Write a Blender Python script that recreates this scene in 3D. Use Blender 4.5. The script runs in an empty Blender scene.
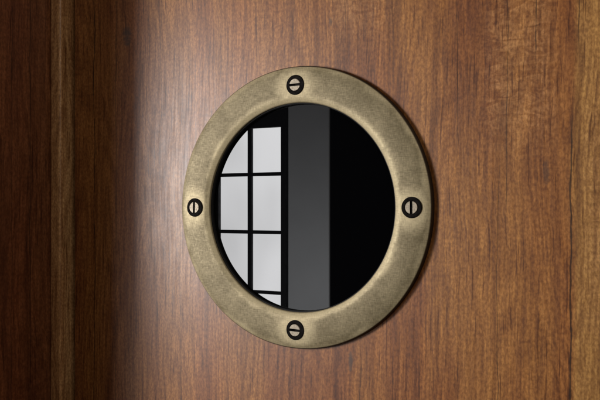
import bpy, bmesh, math, random
from mathutils import Vector
random.seed(7)
sc = bpy.context.scene
U = 0.15                      # metres per unit; the screw circle of the porthole has radius 1 unit
ZC = 1.5                      # height of the porthole centre above z = 0

# ------------------------------------------------------------------ camera
cd = bpy.data.cameras.new("camera")
cam = bpy.data.objects.new("camera", cd)
sc.collection.objects.link(cam)
cam.location = (3.045 * U, -5.62 * U, ZC)
cam.rotation_euler = (math.radians(90), 0, math.radians(28.1))
cd.sensor_width = 36.0
cd.lens = 47.04
cd.shift_y = 7.5 / 600
cd.clip_start = 0.01
cd.clip_end = 100
sc.camera = cam
# ------------------------------------------------------------------ world + exposure
w = bpy.data.worlds.new("World")
sc.world = w
w.use_nodes = True
w.node_tree.nodes["Background"].inputs[0].default_value = (0.75, 0.85, 1.0, 1)
w.node_tree.nodes["Background"].inputs[1].default_value = 0.0
sc.view_settings.view_transform = 'Standard'
sc.view_settings.look = 'None'
sc.view_settings.exposure = 0
sc.view_settings.gamma = 1

# ------------------------------------------------------------------ lamps
def area(name, loc, target, sx, sy, power, col=(1, 1, 1), spread=180):
    l = bpy.data.lights.new(name, 'AREA')
    l.shape = 'RECTANGLE'; l.size = sx; l.size_y = sy; l.energy = power; l.color = col
    l.spread = math.radians(spread)
    o = bpy.data.objects.new(name, l)
    sc.collection.objects.link(o)
    o.location = loc
    d = Vector(target) - Vector(loc)
    o.rotation_euler = d.to_track_quat('-Z', 'Y').to_euler()
    return o

def refl(tx, dist):           # point at y=-dist (units) seen mirrored at door position tx
    return 3.045 + (tx - 3.045) * (5.79 + dist) / 5.62
KX = refl(-1.46, 10.0)
key = area("softbox_lamp", (KX * U, -10.0 * U, ZC + 0.11), (0, 0, ZC), 0.46, 0.60, 35, (1.0, 0.985, 0.965))
fill = area("fill_lamp", (7.5 * U, -7.5 * U, ZC + 1.0), (-0.5 * U, 0, ZC), 1.1, 1.1, 6.8, (1.0, 0.91, 0.80))

# ------------------------------------------------------------------ node helpers
class NT:
    def __init__(s, name):
        s.m = bpy.data.materials.new(name); s.m.use_nodes = True
        s.t = s.m.node_tree; s.t.nodes.clear()
        s.out = s.t.nodes.new('ShaderNodeOutputMaterial')
        s.b = s.t.nodes.new('ShaderNodeBsdfPrincipled')
        s.t.links.new(s.b.outputs[0], s.out.inputs[0])
        s.tc = s.t.nodes.new('ShaderNodeTexCoord')
    def put(s, sock, v):
        if isinstance(v, bpy.types.NodeSocket): s.t.links.new(v, sock)
        elif isinstance(v, (tuple, list)) and len(v) == 3 and sock.type == 'RGBA': sock.default_value = (*v, 1)
        else: sock.default_value = v
    def math(s, op, a, b=0.0, c=0.0, clamp=False):
        n = s.t.nodes.new('ShaderNodeMath'); n.operation = op; n.use_clamp = clamp
        s.put(n.inputs[0], a); s.put(n.inputs[1], b); s.put(n.inputs[2], c)
        return n.outputs[0]
    def map(s, vec, sc_=(1, 1, 1), loc=(0, 0, 0)):
        n = s.t.nodes.new('ShaderNodeMapping')
        s.put(n.inputs[0], vec); n.inputs['Scale'].default_value = sc_; n.inputs['Location'].default_value = loc
        return n.outputs[0]
    def noise(s, vec, sc_=(1, 1, 1), scale=1, detail=3, rough=0.5, dist=0, loc=(0, 0, 0)):
        n = s.t.nodes.new('ShaderNodeTexNoise')
        s.put(n.inputs['Vector'], s.map(vec, sc_, loc))
        n.inputs['Scale'].default_value = scale; n.inputs['Detail'].default_value = detail
        n.inputs['Roughness'].default_value = rough; n.inputs['Distortion'].default_value = dist
        return n.outputs[0]
    def noise3(s, vec, sc_, detail, loc, dist=0):
        n = s.t.nodes.new('ShaderNodeTexNoise')
        s.put(n.inputs['Vector'], s.map(vec, sc_, loc)); n.inputs['Scale'].default_value = 1
        n.inputs['Detail'].default_value = detail; n.inputs['Roughness'].default_value = 0.6; n.inputs['Distortion'].default_value = dist
        q = s.t.nodes.new('ShaderNodeSeparateColor'); s.t.links.new(n.outputs['Color'], q.inputs[0])
        return n.outputs[0], q.outputs
    def rng(s, v, a, b, c=0.0, d=1.0, smooth=True):
        n = s.t.nodes.new('ShaderNodeMapRange'); n.clamp = True
        if smooth: n.interpolation_type = 'SMOOTHSTEP'
        s.put(n.inputs['Value'], v)
        for k, x in zip(('From Min', 'From Max', 'To Min', 'To Max'), (a, b, c, d)): n.inputs[k].default_value = x
        return n.outputs['Result']
    def mix(s, f, a, b, mode='MIX'):
        n = s.t.nodes.new('ShaderNodeMix'); n.data_type = 'RGBA'; n.blend_type = mode
        s.put(n.inputs[0], f); s.put(n.inputs[6], a); s.put(n.inputs[7], b)
        return n.outputs[2]
    def sep(s, vec):
        n = s.t.nodes.new('ShaderNodeSeparateXYZ'); s.put(n.inputs[0], vec); return n.outputs
    def comb(s, x, y, z):
        n = s.t.nodes.new('ShaderNodeCombineXYZ')
        for i, v in enumerate((x, y, z)): s.put(n.inputs[i], v)
        return n.outputs[0]
    def bump(s, h, strength, dist):
        n = s.t.nodes.new('ShaderNodeBump'); s.put(n.inputs['Height'], h)
        n.inputs['Strength'].default_value = strength; n.inputs['Distance'].default_value = dist
        return n.outputs[0]
    def set(s, **k):
        for a, v in k.items(): s.put(s.b.inputs[a.replace('_', ' ')], v)

# ------------------------------------------------------------------ wood
def wood(name, seed, light, dark, tan, cracks=(), planks=(), across='X', rough=0.415, figure=1.0, zones=(), knots=()):
    """vertical grain along z; 'across' is the horizontal axis of the board; coordinates in units of U"""
    n = NT(name)
    o = n.map(n.tc.outputs['Object'], (1 / U, 1 / U, 1 / U), (0, 0, 0))
    x, y, z = n.sep(o)
    a = {'X': x, 'Y': y}.get(across) or n.math('ADD', x, y)
    wob = n.math('SUBTRACT', n.noise(n.comb(0, seed, z), (1, 1, 0.5), 1.0, 1, 0.5), 0.5)
    aw = n.math('MULTIPLY_ADD', wob, 0.20, a)                  # gentle wandering of the grain
    rip = n.noise(n.comb(a, seed, z), (2.2, 1, 4.5), 1.0, 1, 0.5)
    aw = n.math('MULTIPLY_ADD', n.math('SUBTRACT', rip, 0.5), 0.018, aw)
    v = n.comb(aw, seed * 1.7, z)
    # cathedral growth figure = contours of a stretched noise
    f, (b1, b2, b3) = n.noise3(v, (2.1, 1, 0.30), 1.5, (seed, 0, 0))
    rings = n.math('SINE', n.math('MULTIPLY', f, 120.0))
    s1, (s2, s3, s4) = n.noise3(v, (9, 1, 0.30), 3, (seed, 2, 0))
    f1, (f2, f3, f4) = n.noise3(v, (48, 1, 2.2), 3, (seed, 7, 0))
    g1, (g2, g3, g4) = n.noise3(v, (62, 1, 34), 1.5, (seed, 27, 0))
    m1, (m2, m3, m4) = n.noise3(v, (7.5, 1, 17), 3, (seed, 37, 0), 1.6)
    c = n.mix(n.rng(s1, 0.30, 0.70), dark, light)
    c = n.mix(n.math('MULTIPLY', n.rng(b2, 0.40, 0.66), 0.8), c, tan)
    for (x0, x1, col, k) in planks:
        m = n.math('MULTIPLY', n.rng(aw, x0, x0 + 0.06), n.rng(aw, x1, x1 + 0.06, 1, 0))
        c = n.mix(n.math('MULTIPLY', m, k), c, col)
    fac = n.rng(rings, -1, 0.6, 0.80, 1.05)
    def times(fac, q): return n.math('MULTIPLY', fac, q)
    fac = times(fac, n.rng(m3, 0.3, 0.7, 0.92, 1.08))
    cf = n.rng(m1, 0.34, 0.64, 0.78, 1.15)                       # short curly cross figure, in patches
    curlm = n.rng(b3, 0.50, 0.66, 0, 0.7)
    for (x0, x1, z0, z1, k) in zones:
        q = n.math('MULTIPLY', n.rng(a, x0, x0 + 0.18), n.rng(a, x1 - 0.18, x1, 1, 0))
        q = n.math('MULTIPLY', q, n.math('MULTIPLY', n.rng(z, z0, z0 + 0.5), n.rng(z, z1 - 0.5, z1, 1, 0)))
        curlm = n.math('MAXIMUM', curlm, n.math('MULTIPLY', q, k))
        c = n.mix(n.math('MULTIPLY', q, n.rng(m1, 0.35, 0.65, 0.05, 0.38)), c, (0.50, 0.25, 0.10))
    fac = times(fac, n.math('MULTIPLY_ADD', n.math('SUBTRACT', cf, 1.0), n.math('MULTIPLY', curlm, 0.9 * figure), 1.0))
    fac = times(fac, n.rng(s3, 0.30, 0.48, 0.62, 1.0))            # dark streaks
    fac = times(fac, n.rng(f1, 0.32, 0.66, 0.75, 1.15))
    pm = n.rng(f3, 0.34, 0.42, 0.45, 1.0)
    fac = times(fac, pm)
    fac = times(fac, n.rng(g1, 0.3, 0.7, 0.70, 1.28))
    c = n.mix(1.0, c, n.comb(n.math('POWER', fac, 0.85), n.math('POWER', fac, 1.05), n.math('POWER', fac, 1.2)), 'MULTIPLY')
    fine = f1
    # cracks: thin dark wandering lines, broken along their length
    crk = None
    for i, (cx, wd, z0, z1, st) in enumerate(cracks):
        wv = n.math('SUBTRACT', n.noise(n.comb(0, i * 3.1 + seed, z), (1, 1, 1.3), 1.0, 3, 0.6), 0.5)
        d = n.math('ABSOLUTE', n.math('SUBTRACT', n.math('MULTIPLY_ADD', wv, 0.08, a), cx))
        wn = n.noise(n.comb(0, i * 7.7 + seed, z), (1, 1, 9.0), 1.0, 2, 0.7)
        ww = n.math('MULTIPLY', n.rng(wn, 0.35, 0.7, 0.45, 1.0), wd)
        line = n.math('SUBTRACT', 1.0, n.math('DIVIDE', d, ww), 0, True)
        end = n.math('MULTIPLY', n.rng(z, z0, z0 + 0.3), n.rng(z, z1 - 0.3, z1, 1, 0))
        line = n.math('MULTIPLY', n.math('MULTIPLY', n.rng(line, 0.0, 0.75), end), st)
        crk = line if crk is None else n.math('MAXIMUM', crk, line)
    for (kx, kz, rx, rz, st) in knots:
        dx = n.math('DIVIDE', n.math('SUBTRACT', aw, kx), rx); dz = n.math('DIVIDE', n.math('SUBTRACT', z, kz), rz)
        d = n.math('ADD', n.math('MULTIPLY', dx, dx), n.math('MULTIPLY', dz, dz))
        d = n.math('MULTIPLY_ADD', n.math('SUBTRACT', m3, 0.5), 1.4, d)
        c = n.mix(n.rng(d, 0.0, 1.0, st, 0), c, (0.07, 0.045, 0.035))
    if crk is not None:
        c = n.mix(crk, c, (0.012, 0.006, 0.004))
    rr = n.math('ADD', n.rng(fine, 0.3, 0.7, rough + 0.03, rough - 0.03), n.rng(m3, 0.3, 0.7, 0.01, -0.01))
    h = n.noise(o, (60, 60, 2.6), 1.0, 1, 0.5)
    n.set(Base_Color=c, Roughness=rr, IOR=1.58, Normal=n.bump(h, 0.16, 0.0004))
    return n.m

M = {}
BL, BD, BT = (0.385, 0.140, 0.034), (0.225, 0.071, 0.019), (0.440, 0.187, 0.048)
M['wood'] = wood('walnut_wood', 3.0, BL, BD, BT,
    cracks=[(2.14, 0.014, -1.95, 0.75, 0.8), (1.90, 0.009, 0.9, 2.2, 0.7), (2.20, 0.010, 1.0, 2.4, 0.6), (1.33, 0.007, 0.3, 2.6, 0.6),
            (1.70, 0.007, -0.2, 2.6, 0.6), (1.64, 0.007, -2.6, 0.4, 0.55), (0.55, 0.009, -3, -1.1, 0.7), (0.82, 0.007, -3, -1.0, 0.6),
            (-2.22, 0.012, -3, 3, 0.8), (-1.95, 0.009, -3, 3, 0.6), (-0.05, 0.006, 1.2, 3, 0.5), (0.42, 0.007, 1.2, 3, 0.5),
            (-1.42, 0.007, 0.2, 3, 0.5), (-1.2, 0.006, -3, -0.6, 0.5), (1.05, 0.006, -3, -0.9, 0.5)],
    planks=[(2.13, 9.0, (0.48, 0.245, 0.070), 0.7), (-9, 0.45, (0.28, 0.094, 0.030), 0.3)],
    zones=[(1.45, 2.12, 0.2, 1.95, 1.0), (0.2, 0.95, 1.1, 2.4, 0.5), (2.15, 3.0, -1.0, 1.0, 0.8)],
    knots=[(0.465, -1.22, 0.025, 0.10, 0.8), (-1.84, 1.60, 0.07, 0.12, 0.8), (0.27, 1.50, 0.02, 0.05, 0.7), (1.98, 0.25, 0.03, 0.12, 0.5)])
M['wood_side'] = wood('side_wood', 21.0, (0.24, 0.080, 0.030), (0.14, 0.045, 0.018), (0.26, 0.095, 0.034), cracks=[(-0.28, 0.010, -3, 3, 0.7), (-0.5, 0.008, -3, 3, 0.6)], across='Y')  # darker copy of the wood tones; the board's shade is in the colour
M['wood_bead'] = wood('moulding_wood', 33.0, (0.62, 0.32, 0.125), (0.42, 0.19, 0.072), (0.66, 0.36, 0.15), figure=0.5, across='XY')

# ------------------------------------------------------------------ brass
def brass():
    n = NT('antique_brass')
    o = n.map(n.tc.outputs['Object'], (1 / U,) * 3)
    x, y, z = n.sep(o)
    r = n.math('SQRT', n.math('ADD', n.math('MULTIPLY', x, x), n.math('MULTIPLY', z, z)))
    w1 = n.noise(o, (1, 1, 1), 3.0, 4, 0.6, 0.3)
    rw = n.math('MULTIPLY_ADD', n.math('SUBTRACT', w1, 0.5), 0.14, r)
    inner = n.rng(rw, 0.865, 0.945, 1, 0)
    outer = n.rng(rw, 1.100, 1.150, 0, 1)
    wear = n.math('MAXIMUM', inner, n.math('MULTIPLY', outer, 0.75))
    for (sx, sz) in ((1, 0), (-1, 0), (0, 1), (0, -1)):        # rubbed halo round each screw
        dx = n.math('SUBTRACT', x, sx); dz = n.math('SUBTRACT', z, sz)
        d = n.math('SQRT', n.math('ADD', n.math('MULTIPLY', dx, dx), n.math('MULTIPLY', dz, dz)))
        d = n.math('MULTIPLY_ADD', n.math('SUBTRACT', w1, 0.5), 0.12, d)
        wear = n.math('MAXIMUM', wear, n.rng(d, 0.09, 0.23, 0.8, 0))
    hs = n.noise(o, (20, 1, 120), 1.0, 3, 0.6)
    vs = n.noise(o, (130, 1, 26), 1.0, 3, 0.6, 0, (4, 0, 4))
    hatch = n.math('ADD', n.math('MULTIPLY', hs, 0.5), n.math('MULTIPLY', vs, 0.5))
    cloud = n.noise(o, (1, 1, 1), 5.5, 5, 0.62, 0.4, (9, 1, 2))
    spots = n.rng(n.noise(o, (1, 1, 1), 42, 2, 0.5), 0.72, 0.8)
    wear2 = n.math('MULTIPLY_ADD', n.math('SUBTRACT', cloud, 0.5), 0.8, wear)
    wear2 = n.math('MULTIPLY_ADD', n.math('SUBTRACT', hatch, 0.5), 1.1, wear2)
    c = n.mix(n.rng(wear2, -0.15, 0.85, smooth=False), (0.170, 0.130, 0.063), (0.50, 0.405, 0.238))
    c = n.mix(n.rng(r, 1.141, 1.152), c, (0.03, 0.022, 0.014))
    k = n.rng(hatch, 0.3, 0.7, 0.84, 1.13)
    c = n.mix(1.0, c, n.comb(k, k, k), 'MULTIPLY')
    c = n.mix(n.math('MULTIPLY', spots, 0.6), c, (0.06, 0.04, 0.02))
    n.set(Base_Color=c, Metallic=0.3, Roughness=n.rng(hatch, 0.3, 0.7, 0.6, 0.5), Normal=n.bump(n.math('ADD', hatch, n.math('MULTIPLY', cloud, 0.4)), 0.25, 0.0005))
    return n.m
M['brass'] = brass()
def plain(name, col, rough=0.5, metal=0.0, ior=1.5, var=0.15, scale=40, bump=0.1):
    n = NT(name)
    nz = n.noise(n.tc.outputs['Object'], (1, 1, 1), scale, 4, 0.6)
    k = n.rng(nz, 0.3, 0.7, 1 - var, 1 + var)
    n.set(Base_Color=n.mix(1.0, col, n.comb(k, k, k), 'MULTIPLY'), Roughness=n.rng(nz, 0.3, 0.7, min(1, rough * 1.12), rough * 0.88), Metallic=metal, IOR=ior)
    if bump: n.set(Normal=n.bump(nz, bump, 0.0004))
    return n.m
M['black'] = plain('black_rebate', (0.006, 0.005, 0.005), 0.75)
M['collar_slot_dark'] = plain('collar_slot_black', (0.006, 0.004, 0.003), 0.85, 0.0, 1.25, 0.4, 300)  # near black for the collars; in the slots it paints in the shade
M['head'] = plain('rubbed_screw_metal', (0.43, 0.36, 0.27), 0.55, 0.3, 1.5, 0.22, 500, 0.2)
M['frame_black'] = plain('black_window_frame', (0.004, 0.004, 0.004), 0.8)
M['pillar'] = plain('grey_plaster', (0.56, 0.565, 0.57), 0.9, 0, 1.45, 0.03, 6)
def glass():
    n = NT('dark_glass')
    n.set(Base_Color=(0.002, 0.002, 0.0025), Roughness=0.0, IOR=2.0)
    n.set(Normal=n.bump(n.noise(n.tc.outputs['Object'], (1, 1, 1), 9, 1, 0.4), 0.02, 0.0004))
    return n.m
M['glass'] = glass()
def pane_light():
    n = NT('daylit_panes')
    nz = n.noise(n.tc.outputs['Object'], (1, 1, 0.6), 2.2, 2, 0.5)
    st = n.rng(nz, 0.32, 0.68, 4.3, 5.9)
    n.set(Base_Color=(0.02, 0.02, 0.02), Roughness=0.6, Emission_Color=(0.985, 0.985, 1.0), Emission_Strength=st)
    return n.m
M['panes'] = pane_light()

# ------------------------------------------------------------------ mesh helpers
def link(name, me, mats, parent=None, loc=(0, 0, 0)):
    o = bpy.data.objects.new(name, me)
    for m in (mats if isinstance(mats, (list, tuple)) else [mats]): me.materials.append(m)
    sc.collection.objects.link(o)
    o.location = loc
    if parent: o.parent = parent
    return o
def empty(name, loc):
    o = bpy.data.objects.new(name, None); sc.collection.objects.link(o); o.location = loc
    o.empty_display_size = 0.05
    return o
def tag(o, label=None, cat=None, group=None, kind=None):
    for k, v in (('label', label), ('category', cat), ('group', group), ('kind', kind)):
        if v: o[k] = v
    return o
def boxes(name, bs, bev=0.0, seg=2):
    """each box (x0,x1,y0,y1,z0,z1) in units"""
    bm = bmesh.new()
    for (x0, x1, y0, y1, z0, z1) in bs:
        vs = [bm.verts.new((X * U, Y * U, Z * U)) for X in (x0, x1) for Y in (y0, y1) for Z in (z0, z1)]
        for q in ((0, 1, 3, 2), (4, 6, 7, 5), (0, 4, 5, 1), (2, 3, 7, 6), (0, 2, 6, 4), (1, 5, 7, 3)):
            bm.faces.new([vs[i] for i in q])
    bmesh.ops.recalc_face_normals(bm, faces=bm.faces)
    if bev: bmesh.ops.bevel(bm, geom=bm.edges[:], offset=bev * U, segments=seg, affect='EDGES', profile=0.5)
    me = bpy.data.meshes.new(name); bm.to_mesh(me); bm.free()
    return me
def lathe(name, prof, n=192, closed=True, smooth=True):
    """profile of (r, y) in units turned about the y axis"""
    bm = bmesh.new(); rows = []
    for i in range(n):
        t = 2 * math.pi * i / n
        rows.append([bm.verts.new((r * U * math.cos(t), y * U, r * U * math.sin(t))) for r, y in prof])
    k = len(prof)
    for i in range(n):
        A, B = rows[i], rows[(i + 1) % n]
        for j in range(k if closed else k - 1):
            f = bm.faces.new((A[j], A[(j + 1) % k], B[(j + 1) % k], B[j])); f.smooth = smooth
    bmesh.ops.recalc_face_normals(bm, faces=bm.faces)
    me = bpy.data.meshes.new(name); bm.to_mesh(me); bm.free()
    return me

H = 0.064                      # door surface lies this far behind the front of the ring (y = 0)
G = 0.080                      # glass
LX = -2.70                     # side panel face
# ------------------------------------------------------------------ wood panelling
def holed_board(name, x0, x1, z0, z1, y0, y1, r, k=128):
    bm = bmesh.new()
    q = [bm.verts.new((X * U, y0 * U, Z * U)) for X, Z in ((x0, z0), (x1, z0), (x1, z1), (x0, z1))]
    c = [bm.verts.new((r * U * math.cos(2 * math.pi * i / k), y0 * U, r * U * math.sin(2 * math.pi * i / k))) for i in range(k)]
    es = [bm.edges.new((q[i], q[(i + 1) % 4])) for i in range(4)] + [bm.edges.new((c[i], c[(i + 1) % k])) for i in range(k)]
    bmesh.ops.triangle_fill(bm, edges=es, use_beauty=True)
    g = bmesh.ops.extrude_face_region(bm, geom=bm.faces[:])
    bmesh.ops.translate(bm, verts=[v for v in g['geom'] if isinstance(v, bmesh.types.BMVert)], vec=(0, (y1 - y0) * U, 0))
    bmesh.ops.recalc_face_normals(bm, faces=bm.faces)
    me = bpy.data.meshes.new(name); bm.to_mesh(me); bm.free()
    return me
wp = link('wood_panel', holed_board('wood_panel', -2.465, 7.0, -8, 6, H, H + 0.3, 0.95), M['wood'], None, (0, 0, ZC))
tag(wp, 'wide brown wooden board with vertical grain that carries the round brass window', 'wood panel')
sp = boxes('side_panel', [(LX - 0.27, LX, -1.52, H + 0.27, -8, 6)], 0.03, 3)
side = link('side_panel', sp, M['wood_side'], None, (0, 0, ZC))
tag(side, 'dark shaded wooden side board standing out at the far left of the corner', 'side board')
bm_ = boxes('corner_moulding', [(LX + 0.002, LX + 0.140, H - 0.105, H + 0.26, -8, 6)], 0.03, 4)
mould = link('corner_moulding', bm_, M['wood_bead'], None, (0, 0, ZC))
tag(mould, 'narrow lighter wooden strip running up the corner left of the wide board', 'moulding')

# ------------------------------------------------------------------ porthole
port = empty('porthole_window', (0, 0, ZC))
tag(port, 'round porthole window with antique brass ring, four slotted screws and black glass', 'porthole', None, 'thing')
prof = []
def arc(cx, cy, r, a0, a1, k):
    for i in range(k + 1):
        a = math.radians(a0 + (a1 - a0) * i / k); prof.append((cx + r * math.cos(a), cy - r * math.sin(a)))
prof.append((1.158, H))
arc(1.130, 0.036, 0.026, -10, 62, 6)
for i in range(1, 12):          # gently domed face
    s = i / 12
    r_ = 1.142 + (0.868 - 1.142) * s
    prof.append((r_, 0.010 - 0.010 * math.sin(math.pi * s) ** 0.7))
arc(0.874, 0.034, 0.016, 100, 185, 6)
prof.append((0.861, G - 0.002)); prof.append((0.93, G - 0.002)); prof.append((0.93, H + 0.004)); prof.append((0.945, H + 0.004)); prof.append((0.945, H - 0.002)); prof.append((1.0, H - 0.002))
ring_me = lathe('ring', prof, 256)
# countersink the four screw seats
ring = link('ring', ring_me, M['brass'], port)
rb = lathe('rebate', [(0.8600, 0.040), (0.8600, G - 0.001), (0.850, G - 0.001), (0.850, 0.040)], 192)
link('rebate', rb, M['black'], port)
bm = bmesh.new()
bmesh.ops.create_circle(bm, cap_ends=True, radius=0.852 * U, segments=128)
bmesh.ops.rotate(bm, verts=bm.verts, cent=(0, 0, 0), matrix=__import__('mathutils').Matrix.Rotation(math.radians(90), 3, 'X'))
r_ = bmesh.ops.extrude_face_region(bm, geom=bm.faces[:])
bmesh.ops.translate(bm, verts=[v for v in r_['geom'] if isinstance(v, bmesh.types.BMVert)], vec=(0, 0.03 * U, 0))
bmesh.ops.recalc_face_normals(bm, faces=bm.faces)
gm = bpy.data.meshes.new('glass'); bm.to_mesh(gm); bm.free()
link('glass', gm, M['glass'], port, (0, G * U, 0))

def screw_head():
    """two half-domes either side of a cut slot, on a dark slot floor"""
    bm = bmesh.new(); R = 0.049; sw = 0.0105; n = 28
    for sgn in (1, -1):
        a0 = math.asin(sw / R)
        ring0 = []
        lev = [(1.0, 0.001), (0.985, -0.0075), (0.95, -0.0088)]
        rows = []
        for (k, yy) in lev:
            R_ = R * k
            a0 = math.asin(sw / R_)
            rows.append([bm.verts.new((R_ * U * math.cos(a0 + (math.pi - 2 * a0) * i / n), yy * U, sgn * R_ * U * math.sin(a0 + (math.pi - 2 * a0) * i / n))) for i in range(n + 1)])
        for a_, b_ in zip(rows, rows[1:]):
            for i in range(n):
                bm.faces.new((a_[i], a_[i + 1], b_[i + 1], b_[i]))
        bm.faces.new(rows[-1])
        wall = [r[0] for r in rows] + [r[-1] for r in reversed(rows)]
        bm.faces.new(wall).material_index = 1  # slot wall coloured black to stand for shade inside the cut
    bmesh.ops.recalc_face_normals(bm, faces=bm.faces)
    me = bpy.data.meshes.new('screw'); bm.to_mesh(me); bm.free()
    return me
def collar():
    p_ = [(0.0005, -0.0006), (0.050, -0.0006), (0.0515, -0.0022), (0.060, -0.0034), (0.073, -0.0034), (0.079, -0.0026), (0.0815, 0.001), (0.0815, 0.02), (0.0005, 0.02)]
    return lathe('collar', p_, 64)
hm, cm = screw_head(), collar()
angs = {(0, 1): 0.5, (-1, 0): 89, (1, 0): 90.5, (0, -1): -2}
for (sx, sz), ang in angs.items():
    s = link('screw', hm, [M['head'], M['collar_slot_dark']] if not hm.materials else [], port, (sx * 1.0 * U, -0.003 * U, sz * 1.0 * U))
    s.rotation_euler = (0, -math.radians(ang), 0)
    c_ = link('collar', cm, M['collar_slot_dark'] if not cm.materials else [], s)
    s['group'] = 'slotted screws of the porthole ring'

# ------------------------------------------------------------------ what the glass reflects: a barred window and a grey pier across from the board
W = 14.0
S_ = 5.62 + 2 * G + W
def P(px, py):
    t = (px - 295.0) / (86.2 + 0.0737 * px)
    X = 3.045 + (t - 3.045) / 5.62 * S_
    Z = (207.5 - py) / 122.75 * (1 - 0.0737 * t) * S_ / 5.62
    return X, Z
xs = [P(q, 207)[0] for q in (214.0, 220.0, 248.2, 252.4, 282.2, 287.0)]
ys = [P(282, q)[1] for q in (100, 126.9, 172.0, 175.6, 230.7, 234.3, 291.7, 295.0, 352, 356, 412, 418)]
lw = empty('barred_window', (0, -W * U, ZC))
tag(lw, 'tall daylit window with black glazing bars mirrored in the left half of the porthole glass', 'window', None, 'thing')
X0, X1 = xs[0], xs[5]
bars = [(xs[4], X1, -.1, .1, ys[-1], ys[0]), (X0, xs[1], -.1, .1, ys[-1], ys[0])]
for zt, zb in ((ys[0], ys[1]), (ys[10], ys[11])): bars.append((xs[1] , xs[4], -.097, .097, zb, zt))
link('window_frame', boxes('window_frame', bars), M['frame_black'], lw)
gb = [(xs[2], xs[3], -.03, .05, ys[10], ys[1])]
for i in (2, 4, 6, 8):
    gb.append((xs[1], xs[2], -.028, .048, ys[i + 1], ys[i])); gb.append((xs[3], xs[4], -.028, .048, ys[i + 1], ys[i]))
link('glazing_bars', boxes('glazing_bars', gb), M['frame_black'], lw)
link('panes', boxes('panes', [(xs[1], xs[4], -.05, -.034, ys[10], ys[1])]), M['panes'], lw)
ga, gb_ = P(288.2, 207)[0], P(328.6, 207)[0]
pier = link('wall_pier', boxes('wall_pier', [(ga, gb_, -0.08, 0, -9, 9)]), M['pillar'], None, (0, -W * U, ZC))
tag(pier, 'plain grey wall pier mirrored in the porthole glass beside the barred window', 'pier', None, 'thing')
pl = area("pier_fill", ((ga + gb_) / 2 * U + 0.5, (-W + 9) * U, ZC - 1.3), ((ga + gb_) / 2 * U, -W * U, ZC - 0.25), 0.25, 0.25, 6.6, (0.97, 0.98, 1.0), 70)  # unseen lamp, added only to brighten the grey pier
